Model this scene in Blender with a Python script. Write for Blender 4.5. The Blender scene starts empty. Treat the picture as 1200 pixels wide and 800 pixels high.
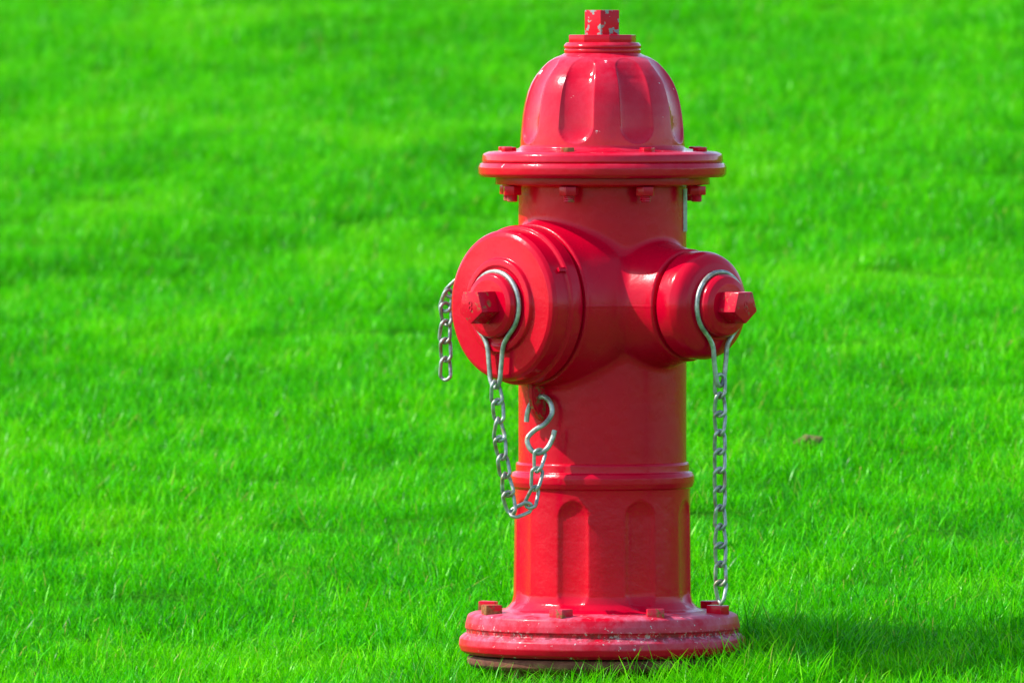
import bpy, bmesh, math, random
import numpy as np
from mathutils import Vector, Matrix

random.seed(7)
rng = np.random.default_rng(11)
scene = bpy.context.scene
C = scene.collection
R = math.radians

# ------------------------------------------------------------------ camera
D = 14.0                      # metres from the lens to the hydrant axis
CAM_Z = 0.722
PITCH = math.atan(340.0 / 14000.0)
CAM_X = -0.106
cam_d = bpy.data.cameras.new('camera')
cam = bpy.data.objects.new('camera', cam_d)
C.objects.link(cam)
cam.location = (CAM_X, -D, CAM_Z)
cam.rotation_euler = (math.pi / 2 - PITCH, 0, 0)
cam_d.sensor_width = 36.0
cam_d.lens = 14000.0 / 1200.0 * 36.0
cam_d.clip_start = 0.1
cam_d.clip_end = 3000.0
cam_d.dof.use_dof = True
cam_d.dof.focus_distance = 13.9
cam_d.dof.aperture_fstop = 11.0
scene.camera = cam

# ------------------------------------------------------------------ sky, sun, exposure
SUN_EL, SUN_AZ = R(45), R(-89)          # azimuth from the camera side (-Y) towards +X
sun_dir = Vector((math.sin(SUN_AZ) * math.cos(SUN_EL), -math.cos(SUN_AZ) * math.cos(SUN_EL), math.sin(SUN_EL)))
w = bpy.data.worlds.new("World")
scene.world = w
w.use_nodes = True
nt = w.node_tree
bg = nt.nodes['Background']
sky = nt.nodes.new('ShaderNodeTexSky')
sky.sky_type = 'NISHITA'
sky.sun_disc = False
sky.sun_elevation = SUN_EL
sky.sun_rotation = math.atan2(sun_dir.x, sun_dir.y)
sky.air_density = 1.0
sky.dust_density = 1.0
bg.inputs['Strength'].default_value = 0.15
nt.links.new(sky.outputs['Color'], bg.inputs['Color'])
sl = bpy.data.lights.new('sun', 'SUN')
sl.energy = 3.0
sl.angle = R(0.5)
sl.color = (1.0, 0.95, 0.87)
sun = bpy.data.objects.new('sun', sl)
C.objects.link(sun)
sun.location = sun_dir * 20
sun.rotation_euler = sun_dir.to_track_quat('Z', 'Y').to_euler()
scene.view_settings.view_transform = 'Standard'
scene.view_settings.look = 'None'
scene.view_settings.exposure = 1.12
scene.view_settings.gamma = 1.0
scene.cycles.max_bounces = 8
scene.cycles.transparent_max_bounces = 8


def ZP(y):
    """height on the hydrant axis for a picture row"""
    return CAM_Z - D * math.tan(PITCH + math.atan((y - 400.0) / 14000.0))


def P(x, y, Y):
    """world point seen at picture position x, y that lies at world depth Y"""
    d = Y + D
    sy = math.tan(PITCH + math.atan((y - 400.0) / 14000.0))
    return Vector((CAM_X + (x - 600.0) / 14000.0 * d, Y, CAM_Z - d * sy))


# ------------------------------------------------------------------ material helpers
def mat(name):
    m = bpy.data.materials.new(name)
    m.use_nodes = True
    n = m.node_tree.nodes
    return m, m.node_tree, n['Principled BSDF']


def node(t, kind, **kw):
    n = t.nodes.new(kind)
    for k, v in kw.items():
        if hasattr(n, k):
            setattr(n, k, v)
        else:
            n.inputs[k.replace('_', ' ')].default_value = v
    return n


def noise(t, vec, scale, detail=4, rough=0.55):
    n = node(t, 'ShaderNodeTexNoise')
    n.inputs['Scale'].default_value = scale
    n.inputs['Detail'].default_value = detail
    n.inputs['Roughness'].default_value = rough
    if vec is not None:
        t.links.new(vec, n.inputs['Vector'])
    return n.outputs['Fac']


def ramp(t, fac, stops):
    n = node(t, 'ShaderNodeValToRGB')
    e = n.color_ramp.elements
    while len(e) < len(stops):
        e.new(0.5)
    for i, (p, c) in enumerate(stops):
        e[i].position = p
        e[i].color = (*c, 1) if len(c) == 3 else c
    t.links.new(fac, n.inputs['Fac'])
    return n.outputs['Color']


def mix(t, fac, a, b, blend='MIX'):
    n = node(t, 'ShaderNodeMix')
    n.data_type = 'RGBA'
    n.blend_type = blend
    for sock, v in ((n.inputs[0], fac), (n.inputs[6], a), (n.inputs[7], b)):
        if isinstance(v, (int, float)):
            sock.default_value = v
        elif isinstance(v, tuple):
            sock.default_value = (*v, 1)
        else:
            t.links.new(v, sock)
    return n.outputs[2]


def math_n(t, op, a, b=None, c=None):
    n = node(t, 'ShaderNodeMath')
    n.operation = op
    for i, v in enumerate((a, b, c)):
        if v is None:
            continue
        if isinstance(v, (int, float)):
            n.inputs[i].default_value = v
        else:
            t.links.new(v, n.inputs[i])
    return n.outputs[0]


def maprange(t, v, a, b, c=0.0, d=1.0):
    n = node(t, 'ShaderNodeMapRange')
    n.clamp = True
    t.links.new(v, n.inputs[0])
    for i, x in enumerate((a, b, c, d)):
        n.inputs[i + 1].default_value = x
    return n.outputs[0]


def bump(t, bsdf, h, strength, dist):
    b = node(t, 'ShaderNodeBump')
    b.inputs['Strength'].default_value = strength
    b.inputs['Distance'].default_value = dist
    t.links.new(h, b.inputs['Height'])
    t.links.new(b.outputs['Normal'], bsdf.inputs['Normal'])


RED = (0.56, 0.0002, 0.017)


def red_paint(name, groove=None, spec=0.19, faded=0.0, chips=0.0, chip_col=(0.5, 0.5, 0.52), rust=0.0, rough=0.2, seam=False, edge=False, cs=55):
    m, t, b = mat(name)
    tc = node(t, 'ShaderNodeTexCoord')
    obj = tc.outputs['Object']
    col = mix(t, maprange(t, noise(t, obj, 9, 5), 0.35, 0.7), RED, (0.49, 0.0002, 0.020))
    geo = node(t, 'ShaderNodeNewGeometry')
    roughness = maprange(t, noise(t, obj, 30, 4), 0.3, 0.7, rough - 0.05, rough + 0.09)
    if faded:                              # chalky, dusty paint on the horizontal faces
        sep = node(t, 'ShaderNodeSeparateXYZ')
        t.links.new(geo.outputs['Normal'], sep.inputs[0])
        up = maprange(t, sep.outputs[2], -0.25, 0.8)
        f = math_n(t, 'MULTIPLY', up, maprange(t, noise(t, obj, 34, 7, 0.7), 0.40, 0.62))
        f = math_n(t, 'MULTIPLY', f, faded)
        col = mix(t, f, col, (0.58, 0.19, 0.29))
        roughness = math_n(t, 'ADD', roughness, math_n(t, 'MULTIPLY', f, 0.3))
    if rust:
        f = maprange(t, noise(t, obj, 130, 6, 0.6), 0.62 - rust * 0.25, 0.72 - rust * 0.25)
        col = mix(t, f, col, mix(t, maprange(t, noise(t, obj, 200, 3), 0.35, 0.65), (0.16, 0.05, 0.018), (0.30, 0.13, 0.05)))
        roughness = math_n(t, 'ADD', roughness, math_n(t, 'MULTIPLY', f, 0.45))
    if chips:
        f = maprange(t, noise(t, obj, cs, 5, 0.6), 0.76 - chips * 0.28, 0.775 - chips * 0.28)
        if edge:
            pt = maprange(t, geo.outputs['Pointiness'], 0.53, 0.56)
            pt = math_n(t, 'MULTIPLY', pt, maprange(t, noise(t, obj, 120, 3), 0.4, 0.5))
            f = math_n(t, 'MAXIMUM', f, pt)
        col = mix(t, f, col, chip_col)
        roughness = math_n(t, 'ADD', roughness, math_n(t, 'MULTIPLY', f, 0.3))
    if groove:                             # grey specks and grime that sit in the groove of the ring
        sg = node(t, 'ShaderNodeSeparateXYZ')
        t.links.new(obj, sg.inputs[0])
        band = maprange(t, math_n(t, 'ABSOLUTE', math_n(t, 'SUBTRACT', sg.outputs[2], ZP(groove))), 0.002, 0.0075, 1.0, 0.0)
        big_n = maprange(t, noise(t, obj, 14, 3), 0.42, 0.62)
        g1 = math_n(t, 'MULTIPLY', band, maprange(t, noise(t, obj, 120, 5, 0.65), 0.44, 0.56))
        col = mix(t, math_n(t, 'MULTIPLY', g1, 0.75), col, (0.13, 0.018, 0.02))
        g2 = math_n(t, 'MULTIPLY', math_n(t, 'MULTIPLY', band, big_n), maprange(t, noise(t, obj, 210, 5, 0.65), 0.55, 0.60))
        col = mix(t, g2, col, (0.40, 0.33, 0.33))
        roughness = math_n(t, 'ADD', roughness, math_n(t, 'MULTIPLY', g1, 0.3))
    t.links.new(col, b.inputs['Base Color'])
    t.links.new(roughness, b.inputs['Roughness'])
    b.inputs['Specular IOR Level'].default_value = spec
    b.inputs['Coat Weight'].default_value = 0.06
    b.inputs['IOR'].default_value = 1.45
    b.inputs['Coat Roughness'].default_value = 0.07
    h = math_n(t, 'ADD', math_n(t, 'MULTIPLY', noise(t, obj, 55, 3), 1.0), math_n(t, 'MULTIPLY', noise(t, obj, 260, 3), 0.22))
    if seam:
        sep2 = node(t, 'ShaderNodeSeparateXYZ')
        t.links.new(obj, sep2.inputs[0])
        dz = math_n(t, 'ABSOLUTE', math_n(t, 'SUBTRACT', sep2.outputs[2], ZP(356)))
        h = math_n(t, 'ADD', h, maprange(t, dz, 0.0006, 0.0022, 0.4, 0.0))
    bump(t, b, h, 0.34, 0.0016)
    return m


M_RED = red_paint('red_enamel', rough=0.18)
M_BODY = red_paint('red_enamel_casting', rough=0.26, seam=True)
M_FLANGE = red_paint('red_enamel_dusty', spec=0.26, faded=0.12, chips=0.26, chip_col=(0.62, 0.55, 0.56), rough=0.11)
M_BASE = red_paint('red_enamel_faded', groove=739, faded=0.62, chips=0.36, chip_col=(0.50, 0.38, 0.40), rough=0.33, cs=130)
M_NUT = red_paint('red_chipped', chips=0.66, chip_col=(0.24, 0.27, 0.26), rough=0.35, cs=85)
M_CAPNUT = red_paint('red_cap_nut', chips=0.06, rust=0.18, chip_col=(0.45, 0.3, 0.12), rough=0.22)
M_BOLT = red_paint('red_rusty_bolt', rust=0.55, rough=0.35)
M_BOLT_DUSTY = red_paint('red_dusty_bolt', rust=0.35, faded=0.5, rough=0.4)
M_RUST_BOLT = red_paint('rusty_bolt', rust=1.0, rough=0.5)


def rusty_iron():
    m, t, b = mat('rusty_iron')
    obj = node(t, 'ShaderNodeTexCoord').outputs['Object']
    c = ramp(t, noise(t, obj, 45, 6, 0.65), [(0.25, (0.03, 0.010, 0.006)), (0.45, (0.12, 0.026, 0.012)),
                                            (0.6, (0.19, 0.06, 0.03)), (0.78, (0.30, 0.18, 0.11))])
    t.links.new(c, b.inputs['Base Color'])
    b.inputs['Roughness'].default_value = 0.8
    bump(t, b, noise(t, obj, 160, 5), 0.6, 0.002)
    return m


M_RUST = rusty_iron()


def galvanised():
    m, t, b = mat('galvanised_steel')
    obj = node(t, 'ShaderNodeTexCoord').outputs['Object']
    oi = node(t, 'ShaderNodeObjectInfo')
    vec = node(t, 'ShaderNodeVectorMath')
    vec.operation = 'ADD'
    t.links.new(obj, vec.inputs[0])
    t.links.new(oi.outputs['Location'], vec.inputs[1])
    c = ramp(t, noise(t, vec.outputs[0], 90, 5, 0.6), [(0.3, (0.15, 0.16, 0.145)), (0.5, (0.32, 0.35, 0.325)), (0.72, (0.52, 0.55, 0.525))])
    c = mix(t, maprange(t, noise(t, vec.outputs[0], 60, 4), 0.53, 0.70), c, (0.24, 0.17, 0.08))
    t.links.new(c, b.inputs['Base Color'])
    b.inputs['Metallic'].default_value = 0.55
    t.links.new(maprange(t, noise(t, vec.outputs[0], 140, 3), 0.3, 0.7, 0.32, 0.6), b.inputs['Roughness'])
    bump(t, b, noise(t, vec.outputs[0], 400, 3), 0.35, 0.0006)
    return m


M_STEEL = galvanised()


def sticker():
    m, t, b = mat('weathered_white_sticker')
    obj = node(t, 'ShaderNodeTexCoord').outputs['Object']
    c = ramp(t, noise(t, obj, 120, 4), [(0.4, (0.75, 0.76, 0.74)), (0.62, (0.6, 0.6, 0.57)), (0.7, (0.2, 0.19, 0.18))])
    t.links.new(c, b.inputs['Base Color'])
    b.inputs['Roughness'].default_value = 0.6
    return m


def soil_mat():
    m, t, b = mat('dry_soil')
    obj = node(t, 'ShaderNodeTexCoord').outputs['Object']
    c = ramp(t, noise(t, obj, 90, 6, 0.65), [(0.3, (0.06, 0.055, 0.012)), (0.7, (0.17, 0.15, 0.035))])
    t.links.new(c, b.inputs['Base Color'])
    b.inputs['Roughness'].default_value = 0.95
    bump(t, b, noise(t, obj, 200, 5), 0.8, 0.004)
    return m


# ------------------------------------------------------------------ mesh helpers
def link(name, me, m, parent=None, sharp=35):
    o = bpy.data.objects.new(name, me)
    C.objects.link(o)
    if m is not None:
        me.materials.append(m)
    me.polygons.foreach_set('use_smooth', [True] * len(me.polygons))
    if sharp:
        me.set_sharp_from_angle(angle=R(sharp))
    me.update()
    if parent is not None:
        o.parent = parent
    return o


def fillet(pts, rad, n=4):
    """round every inner corner of a profile polyline; rad may be one radius or a list"""
    out = [Vector(pts[0])]
    for i in range(1, len(pts) - 1):
        r = rad if isinstance(rad, (int, float)) else rad[i]
        p, a, b = Vector(pts[i]), Vector(pts[i - 1]), Vector(pts[i + 1])
        la, lb = (a - p).length, (b - p).length
        if r <= 0 or la < 1e-7 or lb < 1e-7:
            out.append(p)
            continue
        da, db = (a - p) / la, (b - p) / lb
        ang = da.angle(db)
        if ang > 3.10:
            out.append(p)
            continue
        t = min(r / math.tan(ang / 2), la * 0.48, lb * 0.48)
        p0, p1 = p + da * t, p + db * t
        for k in range(n + 1):
            s = k / n
            out.append(p0 * (1 - s) ** 2 + p * 2 * s * (1 - s) + p1 * s * s)
    out.append(Vector(pts[-1]))
    return [(v.x, v.y) for v in out]


def lathe_mesh(name, prof, seg=96, fn=None, mtx=None):
    """revolve (radius, height) round Z; fn(theta, r, z) may move the radius; theta 0 faces the camera"""
    prof = np.array(prof, float)
    th = np.linspace(0, 2 * np.pi, seg, endpoint=False)
    T, Rr = np.meshgrid(th, prof[:, 0])
    _, Zz = np.meshgrid(th, prof[:, 1])
    if fn is not None:
        Rr = fn(T, Rr, Zz)
    V = np.stack([Rr * np.sin(T), -Rr * np.cos(T), Zz], -1).reshape(-1, 3)
    n = len(prof)
    i = np.arange(n - 1)[:, None] * seg
    j = np.arange(seg)[None, :]
    jn = (j + 1) % seg
    F = np.stack([i + j, i + jn, i + seg + jn, i + seg + j], -1).reshape(-1, 4)
    # profile runs top to bottom or bottom to top: orient outwards
    if prof[-1, 1] < prof[0, 1]:
        F = F[:, ::-1]
    me = bpy.data.meshes.new(name)
    V = V.tolist()
    F = F.tolist()
    # close the ends
    for ring, r in ((0, prof[0, 0]), (n - 1, prof[-1, 0])):
        if r > 1e-4:
            f = [ring * seg + k for k in range(seg)]
            up = (ring == 0) == (prof[0, 1] > prof[-1, 1])
            F.append(f if up else f[::-1])
    me.from_pydata(V, [], F)
    if mtx is not None:
        me.transform(mtx)
    me.update()
    return me


def prism_mesh(name, n, r, h, bev=0.001, rot=0.0, mtx=None, top_r=None):
    """n-sided bar with bevelled edges, base on z=0"""
    bm = bmesh.new()
    rings = []
    for z, rr in ((0, r), (h, top_r or r)):
        rings.append([bm.verts.new((rr * math.cos(rot + k * 2 * math.pi / n), rr * math.sin(rot + k * 2 * math.pi / n), z)) for k in range(n)])
    for k in range(n):
        bm.faces.new((rings[0][k], rings[0][(k + 1) % n], rings[1][(k + 1) % n], rings[1][k]))
    bm.faces.new(rings[1])
    bm.faces.new(rings[0][::-1])
    if bev:
        bmesh.ops.bevel(bm, geom=list(bm.edges), offset=bev, segments=2, affect='EDGES', profile=0.6)
    me = bpy.data.meshes.new(name)
    bm.to_mesh(me)
    bm.free()
    if mtx is not None:
        me.transform(mtx)
    return me


def tube_mesh(name, pts, r, seg=10, closed=False, smooth=6):
    """round wire along a Catmull-Rom curve through pts"""
    pts = [Vector(p) for p in pts]
    n = len(pts)
    path = []
    rng_i = range(n) if closed else range(n - 1)
    for i in rng_i:
        p1, p2 = pts[i], pts[(i + 1) % n]
        p0 = pts[(i - 1) % n] if closed or i > 0 else p1 * 2 - p2
        p3 = pts[(i + 2) % n] if closed or i + 2 < n else p2 * 2 - p1
        for k in range(smooth):
            s = k / smooth
            path.append(0.5 * ((2 * p1) + (p2 - p0) * s + (2 * p0 - 5 * p1 + 4 * p2 - p3) * s * s + (3 * p1 - p0 - 3 * p2 + p3) * s ** 3))
    if not closed:
        path.append(pts[-1])
    m = len(path)
    V, F = [], []
    up = None
    for i, p in enumerate(path):
        a = path[(i - 1) % m] if closed or i > 0 else path[0]
        b = path[(i + 1) % m] if closed or i < m - 1 else path[-1]
        t = (b - a).normalized()
        if up is None:
            up = t.orthogonal().normalized()
        up = (up - t * up.dot(t)).normalized()
        s = t.cross(up)
        for k in range(seg):
            q = 2 * math.pi * k / seg
            V.append(p + up * (r * math.cos(q)) + s * (r * math.sin(q)))
    for i in range(m if closed else m - 1):
        i2 = (i + 1) % m
        off = 0
        if closed and i2 == 0:
            best = min(range(seg), key=lambda o: (V[i * seg] - V[o]).length)
            off = best
        for k in range(seg):
            F.append((i * seg + k, i * seg + (k + 1) % seg, i2 * seg + (k + 1 + off) % seg, i2 * seg + (k + off) % seg))
    if not closed:
        F.append(tuple(range(seg))[::-1])
        F.append(tuple((m - 1) * seg + k for k in range(seg)))
    me = bpy.data.meshes.new(name)
    me.from_pydata([tuple(v) for v in V], [], F)
    bm = bmesh.new()
    bm.from_mesh(me)
    bmesh.ops.recalc_face_normals(bm, faces=bm.faces)
    bm.to_mesh(me)
    bm.free()
    return me


def axis_matrix(az, t, z):
    """local Z along the outlet axis at azimuth az, starting t from the hydrant axis; local Y stays up"""
    d = Vector((math.sin(az), -math.cos(az), 0))
    up = Vector((0, 0, 1))
    e1 = up.cross(d)                      # local X
    m = Matrix((e1, up, d)).transposed().to_4x4()
    m.translation = d * t + Vector((0, 0, z))
    return m


# ------------------------------------------------------------------ terrain
def sstep(a, b, x):
    t = np.clip((x - a) / (b - a), 0, 1)
    return t * t * (3 - 2 * t)


SLOPE = 0.14
YS = np.linspace(-60, 400, 9201)
sl_arr = SLOPE * sstep(-5.0, -1.0, YS) * (1 - sstep(9.0, 30.0, YS))
ZS = np.concatenate([[0], np.cumsum(sl_arr[:-1] * np.diff(YS))])
ZS -= np.interp(0.0, YS, ZS)


def vnoise(x, y, scale, seed):
    """smooth value noise"""
    x, y = np.asarray(x) / scale, np.asarray(y) / scale
    xi, yi = np.floor(x).astype(int), np.floor(y).astype(int)
    fx, fy = x - xi, y - yi
    fx, fy = fx * fx * (3 - 2 * fx), fy * fy * (3 - 2 * fy)

    def h(a, b):
        v = np.sin(a * 127.1 + b * 311.7 + seed * 74.7) * 43758.5453
        return v - np.floor(v)
    return (h(xi, yi) * (1 - fx) * (1 - fy) + h(xi + 1, yi) * fx * (1 - fy) + h(xi, yi + 1) * (1 - fx) * fy + h(xi + 1, yi + 1) * fx * fy) - 0.5


def ground_z(x, y):
    x, y = np.asarray(x, float), np.asarray(y, float)
    z = np.interp(y, YS, ZS)
    near = np.exp(-((x / 12) ** 2 + ((y - 3) / 12) ** 2))
    flat = 1 - 0.85 * np.exp(-(x * x + y * y) / 0.35 ** 2)
    z = z + 0.085 * 1.6 * np.tanh(x / 1.6)
    z = z + (vnoise(x, y, 0.55, 1) * 0.020 + vnoise(x, y, 0.21, 2) * 0.008 + vnoise(x, y, 1.7, 3) * 0.05) * near * flat
    return z


# ------------------------------------------------------------------ grass and lawn materials
def world_patches(t):
    """slow colour changes of the turf over the ground: paler, yellower and darker patches"""
    geo = node(t, 'ShaderNodeNewGeometry')
    mp = node(t, 'ShaderNodeMapping')
    mp.inputs['Scale'].default_value = (1.0, 1.0, 0.0)
    t.links.new(geo.outputs['Position'], mp.inputs['Vector'])
    return noise(t, mp.outputs[0], 2.1, 4, 0.6), noise(t, mp.outputs[0], 7.0, 4, 0.6)


def grass_mat():
    m, t, b = mat('grass_blade')
    big, small = world_patches(t)
    at = node(t, 'ShaderNodeAttribute')
    at.attribute_name = 'tint'
    ht = node(t, 'ShaderNodeAttribute')
    ht.attribute_name = 'along'
    f = math_n(t, 'ADD', math_n(t, 'MULTIPLY', at.outputs['Fac'], 0.75), math_n(t, 'MULTIPLY', small, 0.75))
    f = math_n(t, 'ADD', f, math_n(t, 'MULTIPLY', big, 0.9))
    f = math_n(t, 'SUBTRACT', f, 0.74)
    c = ramp(t, f, [(0.10, (0.006, 0.13, 0.0004)), (0.36, (0.020, 0.36, 0.0004)), (0.62, (0.082, 0.62, 0.0006)), (0.92, (0.25, 0.80, 0.004))])
    c = mix(t, maprange(t, big, 0.52, 0.72, 0.0, 0.6), c, (0.20, 0.56, 0.002))             # warmer, drier stretches
    c = mix(t, maprange(t, small, 0.60, 0.74, 0.0, 0.45), c, (0.17, 0.27, 0.012))          # thatch showing
    c = mix(t, maprange(t, at.outputs['Fac'], 0.982, 0.985), c, (0.42, 0.40, 0.08))       # a few dead straws
    c = mix(t, maprange(t, ht.outputs['Fac'], 0.0, 0.35, 0.25, 0.0), c, (0.12, 0.34, 0.01))  # paler sheath
    t.links.new(c, b.inputs['Base Color'])
    b.inputs['Roughness'].default_value = 0.30
    b.inputs['Specular IOR Level'].default_value = 0.09
    tr = node(t, 'ShaderNodeBsdfTranslucent')
    t.links.new(mix(t, 0.5, c, (0.12, 0.80, 0.0008)), tr.inputs['Color'])
    mx = node(t, 'ShaderNodeMixShader')
    mx.inputs[0].default_value = 0.38
    t.links.new(b.outputs[0], mx.inputs[1])
    t.links.new(tr.outputs[0], mx.inputs[2])
    t.links.new(mx.outputs[0], t.nodes['Material Output'].inputs['Surface'])
    return m


def lawn_mat():
    m, t, b = mat('lawn_turf')
    big, small = world_patches(t)
    geo = node(t, 'ShaderNodeNewGeometry')
    c = ramp(t, math_n(t, 'ADD', math_n(t, 'MULTIPLY', small, 0.5), math_n(t, 'MULTIPLY', big, 0.5)),
             [(0.3, (0.02, 0.20, 0.001)), (0.7, (0.07, 0.36, 0.002))])
    c = mix(t, maprange(t, noise(t, geo.outputs['Position'], 90, 4), 0.55, 0.75), c, (0.07, 0.09, 0.008))
    t.links.new(c, b.inputs['Base Color'])
    b.inputs['Roughness'].default_value = 0.9
    b.inputs['Specular IOR Level'].default_value = 0.1
    bump(t, b, noise(t, geo.outputs['Position'], 140, 4), 0.8, 0.01)
    return m


M_GRASS = grass_mat()
M_LAWN = lawn_mat()


# ------------------------------------------------------------------ ground sheet
def graded(lim, fine, near, n_far):
    a = np.arange(-near, near + 1e-6, fine)
    far = near + (lim - near) * (np.linspace(0, 1, n_far + 1)[1:] ** 2.6)
    return np.concatenate([-far[::-1], a, far])


gx = graded(320, 0.08, 5.0, 26)
gy = graded(320, 0.08, 9.0, 26) + 3.0
GX, GY = np.meshgrid(gx, gy)
GZ = ground_z(GX, GY)
nx, ny = len(gx), len(gy)
idx = np.arange(nx * ny).reshape(ny, nx)
F = np.stack([idx[:-1, :-1], idx[:-1, 1:], idx[1:, 1:], idx[1:, :-1]], -1).reshape(-1, 4)
me = bpy.data.meshes.new('lawn')
me.from_pydata(np.stack([GX, GY, GZ - 0.010], -1).reshape(-1, 3).tolist(), [], F.tolist())
lawn = link('lawn', me, M_LAWN, sharp=0)
lawn['kind'] = 'structure'
lawn['label'] = 'sloping green lawn rising behind the red hydrant'


# ------------------------------------------------------------------ the hydrant
hyd = bpy.data.objects.new('fire_hydrant', None)
C.objects.link(hyd)
hyd.empty_display_size = 0.2
hyd['label'] = 'glossy red fire hydrant with steel chains standing on the bright green lawn'
hyd['category'] = 'fire hydrant'

AZ_P, AZ_H, AZ_B = R(-46), R(46), R(-137)     # pumper outlet, hose outlet, rear hose outlet
Z_N = ZP(355.5)
FLUTE0 = R(-20)                               # first flute / bolt azimuth; eight, 45 degrees apart


def flute_d(T):
    d = (T - FLUTE0 + np.pi / 8) % (np.pi / 4) - np.pi / 8
    return d


# bonnet: fluted dome, collar and bolted rim, one casting
mm = 0.001
dome = [(44.5, 62.5), (47.5, 64.5), (55, 67), (64, 72.5), (71, 79.5), (78, 88), (83.5, 97), (88, 108), (91.3, 121), (93.6, 135), (95.2, 150), (96.2, 163), (96.5, 170.5)]
# resample the dome smoothly
da = np.array(dome)
seglen = np.concatenate([[0], np.cumsum(np.hypot(*np.diff(da, axis=0).T))])
ss = np.linspace(0, seglen[-1], 110)
dome_f = np.stack([np.interp(ss, seglen, da[:, 0]), np.interp(ss, seglen, da[:, 1])], -1)
for _ in range(8):
    dome_f[1:-1] = 0.25 * dome_f[:-2] + 0.5 * dome_f[1:-1] + 0.25 * dome_f[2:]
top = fillet([(0, 50), (42.5, 50), (45.5, 53.5), (45.5, 56.2), (43.8, 57.2), (45.2, 58.5), (45.2, 61), (dome_f[0][0], dome_f[0][1])], [0, 2, 2, 1, 0.6, 1, 1.5, 0], 3)
rim = fillet([(dome_f[-1][0], dome_f[-1][1]), (97.5, 173.5), (104, 174.6), (134, 177.5), (140.5, 180.5), (141.5, 187.5), (141.5, 189.5), (139.5, 190.2),
              (143.5, 191.5), (145.5, 196), (145.3, 204), (142, 207.6), (100, 207.8), (0, 207.8)],
             [0, 3, 1, 4, 4, 1.5, 0.8, 0.6, 2.2, 4, 4, 1.2, 0, 0], 4)
prof_px = list(top) + [tuple(p) for p in dome_f[1:-1]] + list(rim)
prof = [(r * mm, ZP(y)) for r, y in prof_px]


def dome_fn(T, r, z):
    y = (ZP(0) - z) * 1000.0              # picture rows, close enough
    d = flute_d(T) / R(12.8)
    low = np.clip((y - 147) / 20.5, 0, None)
    upr = np.clip((78 - y) / 9.5, 0, None)
    q = d * d + low ** 2 + upr ** 2
    f = np.clip(1 - q, 0, 1) ** 0.60
    f = np.where((y > 64.5) & (y < 170), f, 0)
    dep = 0.0068 * np.clip((y - 62) / 30, 0.35, 1)
    return r - dep * f


link('bonnet', lathe_mesh('bonnet', prof, 480, dome_fn), M_FLANGE, hyd, sharp=48)

# operating nut and the faceted collar under it
z50, z41, z12 = ZP(50.3), ZP(41), ZP(12)
cm = Matrix.Translation((0, 0, z50 - 0.002))
link('nut_collar', prism_mesh('nut_collar', 8, 0.0405, z41 - z50 + 0.002, 0.0012, R(12), cm), M_RED, hyd, sharp=30)
nm = Matrix.Translation((0, 0, z41 - 0.002))
onut = link('operating_nut', prism_mesh('operating_nut', 5, 0.0215, z12 - z41 + 0.002, 0.0009, R(-96), nm), M_NUT, hyd, sharp=30)
onut['label'] = 'five-sided top nut with chipped red paint'


# bolts: one of each kind, then copies
def around(proto, r, k0=0, n=8, jitter=0.0):
    """copies of a bolt round the hydrant axis"""
    out = []
    for k in range(n):
        a = FLUTE0 + (k + k0) * math.pi / 4
        o = proto if k == 0 else proto.copy()
        if k:
            C.objects.link(o)
            o.parent = hyd
        o.location.x = r * math.sin(a)
        o.location.y = -r * math.cos(a)
        o.rotation_euler.z = a + random.uniform(-0.5, 0.5)
        out.append(o)
    return out


head = link('bolt_head', prism_mesh('bolt_head', 6, 0.0090, 0.0052, 0.0012), M_BOLT, hyd, sharp=30)
head.location.z = ZP(177.3)
heads = around(head, 0.121)
head.data.materials[0] = M_RED
for o in (heads[0],):
    o.data = o.data.copy()
    o.data.materials[0] = M_RUST_BOLT
    o['label'] = 'rust brown bolt head on the rim below the dome'
fl = fillet([(70, 207), (125.5, 207), (126, 216), (112, 218), (97, 219.5), (90, 222)], [0, 0, 1.5, 2, 2, 0], 3)
link('neck_flange', lathe_mesh('neck_flange', [(r * mm, ZP(y)) for r, y in fl], 128), M_RED, hyd, sharp=40)
hn = link('hex_nut', prism_mesh('hex_nut', 6, 0.0116, 0.0105, 0.0011), M_RED, hyd, sharp=30)
hn.location.z = ZP(228.2)
around(hn, 0.1165)
st = link('bolt_end', lathe_mesh('bolt_end', fillet([(0.0060, 0.009), (0.0067, 0.008), (0.006, 0.007), (0.0067, 0.006), (0.006, 0.0048), (0.0067, 0.0036), (0.006, 0.0024), (0.0066, 0.0012), (0.0052, 0)], 0), 14), M_BOLT_DUSTY, hyd, sharp=40)
st.location.z = ZP(236)
around(st, 0.1165)


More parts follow.
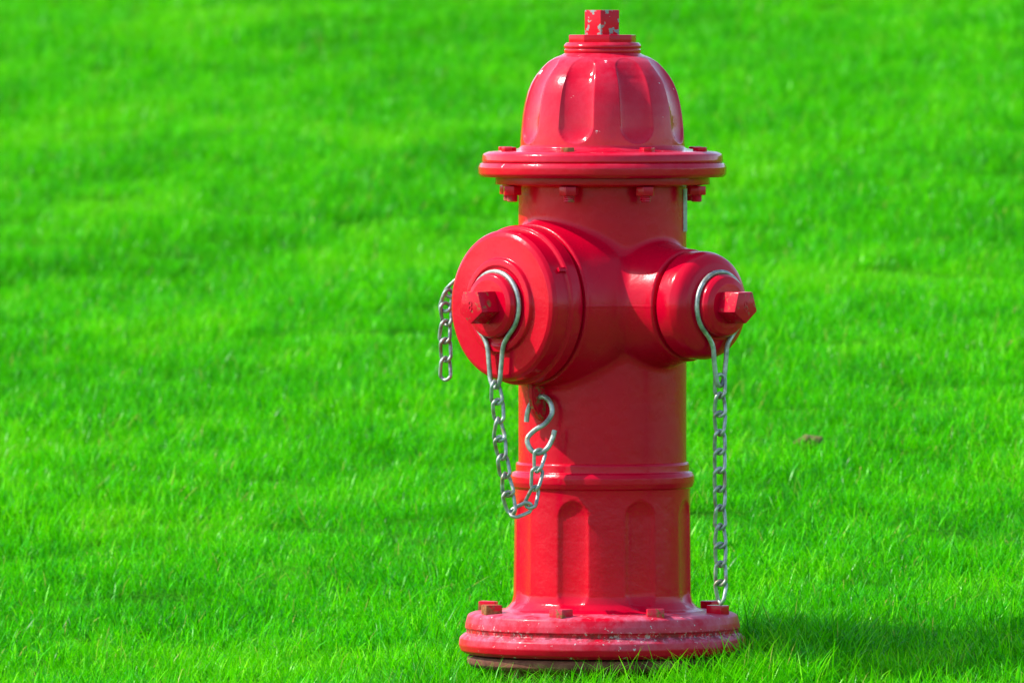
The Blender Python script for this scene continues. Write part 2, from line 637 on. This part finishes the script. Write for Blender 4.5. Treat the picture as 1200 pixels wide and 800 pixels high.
# main casting with its three outlets, as a smooth union meshed by surface nets
def sdf_body(x, y, z):
    def rbox(d, e):                       # round the meeting of a radial and an axial distance
        k = 0.003
        return np.minimum(np.maximum(d, e), 0) + np.sqrt(np.maximum(d + k, 0) ** 2 + np.maximum(e + k, 0) ** 2) - k * ((d > -k) | (e > -k))

    r = np.hypot(x, y)
    zt, zb = ZP(214), ZP(545)
    barrel = np.maximum(r - 0.0985, np.maximum(z - zt, zb - z))

    def trunk(az, r0, t0, r1, t1):
        dx, dy = math.sin(az), -math.cos(az)
        t = x * dx + y * dy
        s = x * dy - y * dx
        rad = np.hypot(s, z - Z_N)
        k = np.clip((t - t0) / (t1 - t0), 0, 1)
        k = k * k * (3 - 2 * k)
        want = r0 + (r1 - r0) * k
        d = (rad - want) * 0.97
        e = np.maximum(t - t1 - 0.001, -t)
        kk = 0.0025
        a, b = d + kk, e + kk
        return np.minimum(np.maximum(a, b), 0) + np.hypot(np.maximum(a, 0), np.maximum(b, 0)) - kk

    p = trunk(AZ_P, 0.1035, 0.060, 0.0945, 0.117)
    h = trunk(AZ_H, 0.0745, 0.085, 0.0655, 0.140)
    b = trunk(AZ_B, 0.0745, 0.085, 0.0655, 0.140)

    def smin(a, b, k):
        hh = np.clip(0.5 + 0.5 * (b - a) / k, 0, 1)
        return b * (1 - hh) + a * hh - k * hh * (1 - hh)
    d = smin(p, h, 0.009)
    d = smin(d, b, 0.012)
    return smin(barrel, d, 0.006)


def surface_nets(fn, lo, hi, h):
    ax = [np.arange(lo[i], hi[i] + h, h) for i in range(3)]
    X, Y, Z = np.meshgrid(*ax, indexing='ij')
    S = fn(X, Y, Z)
    ins = S < 0
    nxx, nyy, nzz = S.shape
    cnt = np.zeros((nxx - 1, nyy - 1, nzz - 1))
    acc = np.zeros((nxx - 1, nyy - 1, nzz - 1, 3))
    offs = [(i, j, k) for i in (0, 1) for j in (0, 1) for k in (0, 1)]

    def sub(A, o):
        return A[o[0]:o[0] + nxx - 1, o[1]:o[1] + nyy - 1, o[2]:o[2] + nzz - 1]
    for a in offs:
        for ax_i in range(3):
            if a[ax_i]:
                continue
            b = list(a)
            b[ax_i] = 1
            sa, sb = sub(S, a), sub(S, b)
            cr = (sa < 0) != (sb < 0)
            t = np.where(cr, sa / np.where(cr, sa - sb, 1), 0)
            cnt += cr
            for c in range(3):
                acc[..., c] += np.where(cr, a[c] + (t if c == ax_i else 0), 0)
    act = cnt > 0
    ids = -np.ones(act.shape, int)
    ids[act] = np.arange(act.sum())
    cell = np.argwhere(act)
    V = (cell + acc[act] / cnt[act][:, None]) * h + np.array([a[0] for a in ax])
    for _ in range(4):                     # settle on the surface exactly
        e = 2e-4
        v = fn(*V.T)
        g = np.stack([(fn(*(V + np.eye(3)[i] * e).T) - fn(*(V - np.eye(3)[i] * e).T)) / (2 * e) for i in range(3)], -1)
        step = (v / np.maximum((g * g).sum(-1), 0.2))[:, None] * g
        V = V - np.clip(step, -h / 2, h / 2) * 0.8
    faces = []
    # edges along x, y, z
    A = ins[:-1, 1:-1, 1:-1] != ins[1:, 1:-1, 1:-1]
    i, j, k = np.nonzero(A)
    j, k = j + 1, k + 1
    q = np.stack([ids[i, j - 1, k - 1], ids[i, j, k - 1], ids[i, j, k], ids[i, j - 1, k]], -1)
    fl_ = ~ins[i, j, k]
    q[fl_] = q[fl_][:, ::-1]
    faces.append(q)
    A = ins[1:-1, :-1, 1:-1] != ins[1:-1, 1:, 1:-1]
    i, j, k = np.nonzero(A)
    i, k = i + 1, k + 1
    q = np.stack([ids[i - 1, j, k - 1], ids[i - 1, j, k], ids[i, j, k], ids[i, j, k - 1]], -1)
    fl_ = ~ins[i, j, k]
    q[fl_] = q[fl_][:, ::-1]
    faces.append(q)
    A = ins[1:-1, 1:-1, :-1] != ins[1:-1, 1:-1, 1:]
    i, j, k = np.nonzero(A)
    i, j = i + 1, j + 1
    q = np.stack([ids[i - 1, j - 1, k], ids[i, j - 1, k], ids[i, j, k], ids[i - 1, j, k]], -1)
    fl_ = ~ins[i, j, k]
    q[fl_] = q[fl_][:, ::-1]
    faces.append(q)
    return V, np.concatenate(faces)


V, F = surface_nets(sdf_body, (-0.15, -0.15, ZP(552)), (0.15, 0.15, ZP(205)), 0.0022)
me = bpy.data.meshes.new('barrel')
me.from_pydata(V.tolist(), [], F.tolist())
link('barrel', me, M_BODY, hyd, sharp=0)

# lower barrel with the breakaway ring and fluted sides
lb = fillet([(90, 538), (100.8, 541.2), (101.8, 543.5), (101.8, 551.5), (105.5, 552.5), (108, 557), (108, 564), (106, 569.5), (103.2, 571.2), (103, 580)],
            [0, 1, 1.5, 1.5, 2, 4, 4, 2, 1, 0], 4)
lb += [(103 + 1.2 * (y - 580) / 110, y) for y in np.linspace(583, 694, 75)]
lb += fillet([(104.2, 696), (106, 704), (112, 711.5), (124, 715), (130, 716.5)], [0, 8, 6, 4, 0], 5)
lprof = [(r * mm, ZP(y)) for r, y in lb]


def lower_fn(T, r, z):
    y = (ZP(0) - z) * 1000.0
    s = flute_d(T) * 104 / 18.6
    up = np.clip((603 - y) / 19.0, 0, None)
    dn = np.clip((y - 690) / 21.0, 0, None)
    q = s * s + up ** 2 + dn ** 2
    f = np.clip(1 - q, 0, 1) ** 0.62
    f = np.where((y > 575) & (y < 712), f, 0)
    return r - 0.0054 * f


link('lower_barrel', lathe_mesh('lower_barrel', lprof, 384, lower_fn), M_RED, hyd, sharp=48)

# base flange
bf = fillet([(100, 712), (128, 714.5), (152, 716.5), (158, 719), (160.5, 728), (161.5, 734.5), (160, 736), (159.5, 740), (163, 742), (167.5, 746), (168.5, 754), (166, 761), (160, 764.5), (100, 765)],
            [0, 2, 3, 5, 4, 1.2, 0.8, 1, 2, 4, 6, 4, 2, 0], 4)


def wob(T, r, z):                          # rough casting
    return r * (1 + 0.0022 * np.sin(3 * T + 1) + 0.0016 * np.sin(7 * T + z * 60) + 0.0008 * np.sin(17 * T))


base = link('base_flange', lathe_mesh('base_flange', [(r * mm, ZP(y)) for r, y in bf], 160, wob), M_BASE, hyd, sharp=45)
base['label'] = 'bolted base ring with faded chalky red paint'
lf = fillet([(120, 765.5), (156, 767), (158.5, 770), (158, 776), (153, 780), (118, 782), (116, 786), (116, 900)], [0, 1, 1.5, 3, 2, 2, 2, 0], 3)
sp = link('standpipe', lathe_mesh('standpipe', [(r * mm, ZP(y)) for r, y in lf], 128, wob), M_RUST, hyd, sharp=45)
sp['label'] = 'rusty lower flange and pipe showing under the base ring'
bb = link('base_bolt', prism_mesh('base_bolt', 4, 0.0142, 0.0120, 0.0016, R(45)), M_BOLT, hyd, sharp=30)
bb.location.z = ZP(718.2)
bolts = around(bb, 0.143)
for o, m_, tl in zip(bolts, (M_BOLT_DUSTY, M_BOLT_DUSTY, M_RED, M_RED, M_BOLT, M_BOLT, M_BOLT, M_RUST_BOLT), range(8)):
    o.data = o.data.copy()
    o.data.materials[0] = m_
    o.rotation_euler.x = random.uniform(-0.06, 0.06)
    o.location.z += random.uniform(-0.001, 0.0012)
bolts[7]['label'] = 'rust brown bolt on the left of the base ring'


# outlet caps
def cap(az, kind):
    if kind == 'pumper':
        t0 = 0.119
        pr = fillet([(60, -1.5), (86, -1.5), (86, 2.0), (92, 3.0), (93, 6), (93, 19), (91.5, 21), (88, 22), (87.5, 40), (85, 44.5), (80.5, 47), (55.5, 47.5),
                     (54, 52.5), (47, 53.2), (44, 51.6), (37.5, 51.6), (37.5, 56), (38, 61), (36, 65.5), (30, 67.5), (0, 68)],
                    [0, 0, 1, 1.5, 2, 1.5, 1, 1.5, 2, 4, 3, 2, 2, 1.5, 1.5, 1, 1, 2, 2.5, 3, 0], 4)
        tn, ln, rn = t0 + 0.067, 0.0285, 0.0215
    else:
        t0 = 0.142
        pr = fillet([(40, -1.5), (58, -1.5), (58, 2), (61, 2.6), (63, 5), (63, 18), (62.8, 24), (59, 34), (50, 40), (41, 42), (39, 43.5), (36.8, 43.5), (36.8, 49),
                     (36.5, 54), (33.5, 58.5), (26, 61), (0, 61.5)],
                    [0, 0, 1, 1, 2, 6, 14, 14, 10, 4, 1, 1, 1, 3, 3, 3, 0], 4)
        tn, ln, rn = t0 + 0.060, 0.0275, 0.0210
    me = lathe_mesh('outlet_cap', [(r * mm, z * mm) for r, z in pr], 128)
    # lathe_mesh turns about Z; put Z on the outlet axis
    me.transform(axis_matrix(az, t0, Z_N))
    o = link('outlet_cap', me, M_RED, hyd, sharp=45)
    rot = {'pumper': R(54), 'hose': R(55)}[kind if kind in ('pumper', 'hose') else 'hose']
    n = link('cap_nut', prism_mesh('cap_nut', 5, rn, ln + 0.004, 0.0016, rot, axis_matrix(az, tn - 0.004, Z_N), top_r=rn * 0.965), M_CAPNUT, o, sharp=30)
    # small cast mark of two rings on the end of the nut
    bm = bmesh.new()
    for dy in (-0.0027, 0.0027):
        pts = [Vector((0.0024 * math.cos(a), dy + 0.0027 * math.sin(a), 0)) for a in np.linspace(0, 2 * math.pi, 10, endpoint=False)]
        tmp = tube_mesh('mark', pts, 0.0008, 6, True, 2)
        bm.from_mesh(tmp)
        bpy.data.meshes.remove(tmp)
    me2 = bpy.data.meshes.new('cast_mark')
    bm.to_mesh(me2)
    bm.free()
    me2.transform(axis_matrix(az, tn + ln, Z_N))
    link('cast_mark', me2, M_CAPNUT, o)
    # lugs on the rim of the cap
    rr = 0.0915 if kind == 'pumper' else 0.0625
    for a in ((R(28), R(208)) if kind == 'pumper' else (R(128), R(308))):
        bm = bmesh.new()
        v = bmesh.ops.create_cube(bm, size=1.0)['verts']
        bmesh.ops.scale(bm, vec=(0.004, 0.0055, 0.014), verts=v)
        bmesh.ops.translate(bm, vec=(rr - 0.0012, 0, 0.024 if kind == 'pumper' else 0.013), verts=v)
        bmesh.ops.rotate(bm, cent=(0, 0, 0), matrix=Matrix.Rotation(a, 3, 'Z'), verts=v)
        bmesh.ops.bevel(bm, geom=list(bm.edges), offset=0.0011, segments=2, affect='EDGES', profile=0.6)
        me3 = bpy.data.meshes.new('cap_lug')
        bm.to_mesh(me3)
        bm.free()
        me3.transform(axis_matrix(az, t0, Z_N))
        link('cap_lug', me3, M_RED, o, sharp=40)
    return o


cap_p = cap(AZ_P, 'pumper')
cap_p['label'] = 'large round pumper cap facing left'
cap_h = cap(AZ_H, 'hose')
cap_h['label'] = 'smaller hose cap facing right'
cap(AZ_B, 'rear')

# lug under the pumper outlet that carries the hook
bm = bmesh.new()
outl = [(0.085, ZP(444)), (0.1185, ZP(446)), (0.1185, ZP(460)), (0.1155, ZP(473)), (0.109, ZP(484)), (0.101, ZP(491)), (0.085, ZP(493))]
fr, bk = [], []
d = Vector((math.sin(AZ_P), -math.cos(AZ_P), 0))
s = Vector((0, 0, 1)).cross(d)
for r_, z_ in outl:
    fr.append(bm.verts.new(d * r_ + s * 0.0055 + Vector((0, 0, z_))))
    bk.append(bm.verts.new(d * r_ - s * 0.0055 + Vector((0, 0, z_))))
bm.faces.new(fr)
bm.faces.new(bk[::-1])
for i in range(len(fr)):
    j = (i + 1) % len(fr)
    bm.faces.new((fr[j], fr[i], bk[i], bk[j]))
bmesh.ops.recalc_face_normals(bm, faces=bm.faces)
bmesh.ops.bevel(bm, geom=list(bm.edges), offset=0.0024, segments=3, affect='EDGES')
me = bpy.data.meshes.new('chain_lug')
bm.to_mesh(me)
bm.free()
link('chain_lug', me, M_BOLT, hyd, sharp=40)

# strip of sticker on the right side of the neck
bm = bmesh.new()
rows = []
for y in np.linspace(221, 271, 9):
    rows.append([bm.verts.new((0.0993 * math.sin(a), -0.0993 * math.cos(a), ZP(y))) for a in np.linspace(R(72), R(98), 8)])
for i in range(len(rows) - 1):
    for j in range(7):
        bm.faces.new((rows[i][j], rows[i + 1][j], rows[i + 1][j + 1], rows[i][j + 1]))
geom = bm.faces[:]
bmesh.ops.solidify(bm, geom=geom, thickness=-0.0006)
bmesh.ops.recalc_face_normals(bm, faces=bm.faces)
me = bpy.data.meshes.new('sticker')
bm.to_mesh(me)
bm.free()
sk = link('sticker', me, sticker(), hyd, sharp=40)
sk['label'] = 'white sticker on the right side of the neck'


# ------------------------------------------------------------------ chains
def link_mesh():
    """one twisted chain link, long axis on Z"""
    L, W, r = 0.0312, 0.0172, 0.00225
    hw, hs = W / 2 - r, L / 2 - W / 2
    pts = []
    for a in np.linspace(0, math.pi, 7):
        pts.append(Vector((hw * math.cos(a), 0, hs + hw * math.sin(a))))
    for a in np.linspace(math.pi, 2 * math.pi, 7):
        pts.append(Vector((hw * math.cos(a), 0, -hs + hw * math.sin(a))))
    out = []
    for p in pts:
        tw = p.z / L * R(112)
        out.append(Vector((p.x * math.cos(tw) - p.y * math.sin(tw), p.x * math.sin(tw) + p.y * math.cos(tw), p.z)))
    return tube_mesh('link', out, r, 8, True, 2)


LINK = link_mesh()
LINK.materials.append(M_STEEL)
LINK.polygons.foreach_set('use_smooth', [True] * len(LINK.polygons))
PITCH_L = 0.0222


def put_link(parent, c, direction, roll):
    o = bpy.data.objects.new('link', LINK)
    C.objects.link(o)
    o.parent = parent
    z = Vector(direction).normalized()
    ref = Vector((0, -1, 0))                        # towards the camera
    if abs(z.dot(ref)) > 0.95:
        ref = Vector((0, 0, 1))
    x = (z.cross(ref)).normalized()
    y = z.cross(x)
    m = Matrix((x, y, z)).transposed().to_4x4() @ Matrix.Rotation(roll, 4, 'Z')
    m.translation = c
    o.matrix_local = m


def run_chain(parent, pts, n=None, roll0=R(38), start=0.5):
    """links spaced along a polyline"""
    pts = [Vector(p) for p in pts]
    cum = [0.0]
    for a, b in zip(pts, pts[1:]):
        cum.append(cum[-1] + (b - a).length)

    def at(s_):
        s_ = min(max(s_, 0), cum[-1])
        for i in range(len(pts) - 1):
            if s_ <= cum[i + 1] or i == len(pts) - 2:
                f = (s_ - cum[i]) / max(cum[i + 1] - cum[i], 1e-9)
                return pts[i].lerp(pts[i + 1], f)
    n = n or max(1, round(cum[-1] / PITCH_L))
    step = cum[-1] / n
    for k in range(n):
        s_ = (k + start) * step
        a, b = at(s_ - step * 0.45), at(s_ + step * 0.45)
        roll = roll0 + random.uniform(-0.5, 0.5)
        put_link(parent, at(s_), (a - b), roll)


def wire_loop(az, t, r, drop, half, mid, wire=0.0029):
    """loop of wire round the boss of a cap, its two legs meeting below"""
    pts = []
    pts.append((half, -drop))
    pts.append((mid * 0.72, -drop + 0.020))
    pts.append((mid, -r * 1.12))
    for a in np.linspace(R(-38), R(218), 15):
        pts.append((r * math.cos(a), r * math.sin(a)))
    pts.append((-mid, -r * 1.12))
    pts.append((-mid * 0.72, -drop + 0.020))
    pts.append((-half, -drop))
    pts.append((0, -drop - half * 1.1))
    pts = [Vector((x_, y_, 0.0)) for x_, y_ in pts]
    me = tube_mesh('chain', pts, wire, 10, True, 5)
    me.transform(axis_matrix(az, t, Z_N))
    return me


# chain of the pumper cap: down from its loop, up again to the hook on the lug
ch = link('chain', wire_loop(AZ_P, 0.1745, 0.0395, 0.087, 0.0074, 0.0145), M_STEEL, hyd, sharp=0)
ch['label'] = 'chain looping from the large cap to the hook below it'
path = [(580, 449, -.124), (584, 481, -.122), (584.5, 503, -.121), (587, 525, -.120), (590.5, 548, -.119), (594.5, 570, -.119), (597.5, 591, -.119), (601, 600, -.118),
        (613, 597, -.116), (623, 588, -.114), (627.5, 568, -.112), (630.5, 546, -.109), (633, 529, -.105)]
run_chain(ch, [P(*p) for p in path], 11, R(8))
hook_px = [(617, 494, -.069), (618.5, 482, -.070), (623, 472, -.071), (630, 466, -.076), (638, 465, -.084), (645, 472, -.089), (647, 484, -.092), (639, 496, -.095),
           (626, 504.5, -.098), (618, 514, -.101), (621, 525, -.103), (630, 531, -.105), (640.5, 526, -.104), (647, 515, -.102), (650, 504, -.100)]
link('s_hook', tube_mesh('s_hook', [P(*p) for p in hook_px], 0.0031, 10, False, 5), M_STEEL, ch, sharp=40)

# chain of the hose cap: hangs straight down
ch2 = link('chain', wire_loop(AZ_H, 0.1885, 0.0392, 0.086, 0.0062, 0.0135), M_STEEL, hyd, sharp=0)
ch2['label'] = 'long chain hanging straight down on the right'
c0 = axis_matrix(AZ_H, 0.1885, Z_N) @ Vector((0, -0.084, 0))
run_chain(ch2, [c0 + Vector((0, 0, 0.002)), P(843.5, 560, c0.y), P(845, 704.5, c0.y)], 12, R(-6))

# chain of the rear cap: thrown over its nut, free end hanging left of the large cap
ch3 = link('chain', wire_loop(AZ_B, 0.1885, 0.0400, 0.070, 0.0062, 0.0155), M_STEEL, hyd, sharp=0)
ch3['label'] = 'short chain hanging behind the large cap on the left'
yb = 0.150
c0 = axis_matrix(AZ_B, 0.1885, Z_N) @ Vector((0, -0.070, 0))
run_chain(ch3, [c0, c0 + Vector((-0.004, 0.03, 0.01)), P(549, 380, yb + 0.035), P(545, 342, yb + 0.022), P(538, 331, yb + 0.004)], None, R(30))
for (x_, y_, dx, dy, rl) in ((532, 336, -12, 18, 35), (523.5, 352, -6, 24, 12), (522.8, 368, 3, 24, -6), (521.6, 388.5, -2, 24, 8), (522.3, 410, 1, 24, 0), (522, 432, 0, 24, 10)):
    a, b = P(x_, y_, yb), P(x_ + dx, y_ + dy, yb)
    put_link(ch3, a, a - b, R(rl))


# ------------------------------------------------------------------ clod of earth in the lawn
def ray_ground(px, py):
    o_ = cam.location
    best = None
    for dd in np.linspace(12.0, 25.0, 5200):
        p = P(px, py, dd - D)
        if p.z <= float(ground_z(p.x, p.y)):
            return p
    return p


clod_at = ray_ground(948, 529)
bm = bmesh.new()
bmesh.ops.create_icosphere(bm, subdivisions=4, radius=1.0)
for v in bm.verts:
    n_ = 0.22 * math.sin(v.co.x * 5 + 1) * math.sin(v.co.y * 4) + 0.14 * math.sin(v.co.x * 11) * math.sin(v.co.z * 9 + 2) + random.uniform(-0.05, 0.05)
    v.co = v.co * (1 + n_)
    v.co = Vector((v.co.x * 0.016, v.co.y * 0.020, v.co.z * 0.009))
me = bpy.data.meshes.new('earth_clod')
bm.to_mesh(me)
bm.free()
clod = link('earth_clod', me, soil_mat(), sharp=0)
clod.location = clod_at + Vector((0, 0, 0.012))
clod.rotation_euler.z = 0.4
clod['label'] = 'small brown clod of earth lying in the grass right of the hydrant'
clod['category'] = 'clod'


# ------------------------------------------------------------------ grass
def tuft_mesh(name, n, rad, lmin, lmax, wmin, wmax, lean, seed):
    g = np.random.default_rng(seed)
    a = g.uniform(0, 2 * np.pi, n)
    rr = rad * np.sqrt(g.uniform(0, 1, n))
    bx, by = rr * np.cos(a), rr * np.sin(a)
    L = lmin + (lmax - lmin) * g.beta(2.0, 2.4, n)
    W = g.uniform(wmin, wmax, n)
    dirn = g.uniform(0, 2 * np.pi, n)
    ln = np.abs(g.normal(0, lean, n)) + 0.04
    curl = g.uniform(0.1, 0.9, n) * lean * 2.2
    face = dirn + g.normal(np.pi / 2, 0.5, n)
    ts = np.array([0, 0.38, 0.72, 1.0])
    ws = np.array([0.8, 1.0, 0.66, 0.0])
    pos = np.zeros((n, 4, 3))
    x_ = np.zeros(n)
    z_ = np.full(n, -0.004)
    pos[:, 0] = np.stack([bx, by, z_], -1)
    for i in range(1, 4):
        an = np.clip(ln + curl * (ts[i] + ts[i - 1]) / 2, 0, 1.75)
        st_ = L * (ts[i] - ts[i - 1])
        x_ = x_ + st_ * np.sin(an)
        z_ = z_ + st_ * np.cos(an)
        pos[:, i] = np.stack([bx + x_ * np.cos(dirn), by + x_ * np.sin(dirn), z_], -1)
    side = np.stack([np.cos(face), np.sin(face), np.zeros(n)], -1)
    V_ = np.zeros((n, 7, 3))
    for i in range(3):
        V_[:, 2 * i] = pos[:, i] - side * (W * ws[i] / 2)[:, None]
        V_[:, 2 * i + 1] = pos[:, i] + side * (W * ws[i] / 2)[:, None]
    V_[:, 6] = pos[:, 3]
    base_i = (np.arange(n) * 7)[:, None]
    quads = np.concatenate([base_i + np.array([[0, 1, 3, 2]]), base_i + np.array([[2, 3, 5, 4]])]).tolist()
    tris = (base_i + np.array([[4, 5, 6]])).tolist()
    me_ = bpy.data.meshes.new(name)
    me_.from_pydata(V_.reshape(-1, 3).tolist(), [], quads + tris)
    tint = np.repeat(g.uniform(0, 1, n), 7)
    along = np.tile(np.array([0, 0, 0.38, 0.38, 0.72, 0.72, 1.0]), n)
    for nm_, arr in (('tint', tint), ('along', along)):
        at_ = me_.attributes.new(nm_, 'FLOAT', 'POINT')
        at_.data.foreach_set('value', arr.astype(np.float32))
    me_.materials.append(M_GRASS)
    me_.polygons.foreach_set('use_smooth', [True] * len(me_.polygons))
    me_.update()
    return me_


tufts = bpy.data.collections.new('grass_tufts')        # sources for the instances, not in the scene
N_SHORT, N_LONG, N_FAR = 8, 4, 3
for k in range(N_SHORT):
    me = tuft_mesh('tuft', 330, 0.075, 0.016, 0.040, 0.0008, 0.0018, 0.66, 100 + k)
    tufts.objects.link(bpy.data.objects.new('tuft_a%02d' % k, me))
for k in range(N_LONG):
    me = tuft_mesh('tuft', 40, 0.034, 0.034, 0.084, 0.0009, 0.0019, 0.72, 200 + k)
    tufts.objects.link(bpy.data.objects.new('tuft_b%02d' % k, me))
for k in range(N_FAR):
    me = tuft_mesh('tuft', 420, 0.30, 0.03, 0.06, 0.006, 0.011, 0.45, 300 + k)
    tufts.objects.link(bpy.data.objects.new('tuft_c%02d' % k, me))

px_, py_, ki_, sc_ = [], [], [], []


def scatter(x0, x1, y0, y1, step, kinds, smin, smax, keep=None):
    xs, ys = np.arange(x0, x1, step), np.arange(y0, y1, step)
    X, Y = np.meshgrid(xs, ys)
    X = (X + rng.uniform(-0.6, 0.6, X.shape) * step).ravel()
    Y = (Y + rng.uniform(-0.6, 0.6, Y.shape) * step).ravel()
    ok = np.hypot(X, Y) > 0.125
    if keep is not None:
        ok &= keep(X, Y)
    X, Y = X[ok], Y[ok]
    S = rng.uniform(smin, smax, X.shape) * (1 + 0.26 * vnoise(X, Y, 0.33, 9) + 0.30 * vnoise(X, Y, 0.12, 10))
    px_.append(X)
    py_.append(Y)
    ki_.append(rng.integers(kinds[0], kinds[1], X.shape))
    sc_.append(S)


near_box = lambda X, Y: (np.abs(X) < 1.6 + 0.08 * (Y + 1))
under = lambda X, Y: (np.hypot(X, Y) > 0.185)
scatter(-3.2, 3.2, -2.2, 9.5, 0.068, (0, N_SHORT), 0.80, 1.15, lambda X, Y: near_box(X, Y) & under(X, Y))
scatter(-2.2, 2.2, -1.0, 9.0, 0.30, (N_SHORT, N_SHORT + N_LONG), 0.5, 0.85, under)
scatter(-7, 7, -7, 17, 0.20, (N_SHORT + N_LONG, N_SHORT + N_LONG + N_FAR), 0.8, 1.1, lambda X, Y: ~(near_box(X, Y) & (Y > -2.0) & (Y < 9.3)))
# longer, untrimmed grass round the foot of the hydrant
for n_, r0, r1, s0, s1, a0, a1 in ((150, 0.165, 0.215, 0.60, 0.95, -180, 180), (130, 0.20, 0.34, 0.5, 0.8, -180, 180), (150, 0.175, 0.30, 0.75, 1.15, -12, 115), (130, 0.19, 0.30, 0.75, 1.1, -75, -5)):
    a = rng.uniform(R(a0), R(a1), n_)
    rr = rng.uniform(r0, r1, n_)
    px_.append(rr * np.sin(a))
    py_.append(-rr * np.cos(a))
    ki_.append(rng.integers(N_SHORT, N_SHORT + N_LONG, n_))
    sc_.append(rng.uniform(s0, s1, n_))
PXs, PYs, KI, SC = (np.concatenate(v) for v in (px_, py_, ki_, sc_))
PZs = ground_z(PXs, PYs)
me = bpy.data.meshes.new('grass')
me.from_pydata(np.stack([PXs, PYs, PZs], -1).tolist(), [], [])
for nm_, ty, arr in (('kind_index', 'INT', KI.astype(np.int32)), ('size', 'FLOAT', SC.astype(np.float32)),
                     ('turn', 'FLOAT', rng.uniform(0, 6.283, len(SC)).astype(np.float32))):
    at_ = me.attributes.new(nm_, ty, 'POINT')
    at_.data.foreach_set('value', arr)
grass = bpy.data.objects.new('grass', me)
C.objects.link(grass)
grass['kind'] = 'stuff'
grass['label'] = 'bright green mown grass covering the lawn'
ng = bpy.data.node_groups.new('grass_instances', 'GeometryNodeTree')
ng.interface.new_socket('Geometry', in_out='INPUT', socket_type='NodeSocketGeometry')
ng.interface.new_socket('Geometry', in_out='OUTPUT', socket_type='NodeSocketGeometry')
N = ng.nodes
gi, go = N.new('NodeGroupInput'), N.new('NodeGroupOutput')
ip = N.new('GeometryNodeInstanceOnPoints')
ci = N.new('GeometryNodeCollectionInfo')
ci.inputs['Collection'].default_value = tufts
ci.inputs['Separate Children'].default_value = True
ci.inputs['Reset Children'].default_value = True
m2p = N.new('GeometryNodeMeshToPoints')


def named(nm_, ty):
    n_ = N.new('GeometryNodeInputNamedAttribute')
    n_.data_type = ty
    n_.inputs['Name'].default_value = nm_
    return n_.outputs['Attribute']


L_ = ng.links.new
L_(gi.outputs[0], m2p.inputs['Mesh'])
L_(m2p.outputs[0], ip.inputs['Points'])
L_(ci.outputs[0], ip.inputs['Instance'])
ip.inputs['Pick Instance'].default_value = True
L_(named('kind_index', 'INT'), ip.inputs['Instance Index'])
cx = N.new('ShaderNodeCombineXYZ')
L_(named('turn', 'FLOAT'), cx.inputs[2])
L_(cx.outputs[0], ip.inputs['Rotation'])
L_(named('size', 'FLOAT'), ip.inputs['Scale'])
L_(ip.outputs[0], go.inputs[0])
md = grass.modifiers.new('grass', 'NODES')
md.node_group = ng
print('grass instances', len(SC))
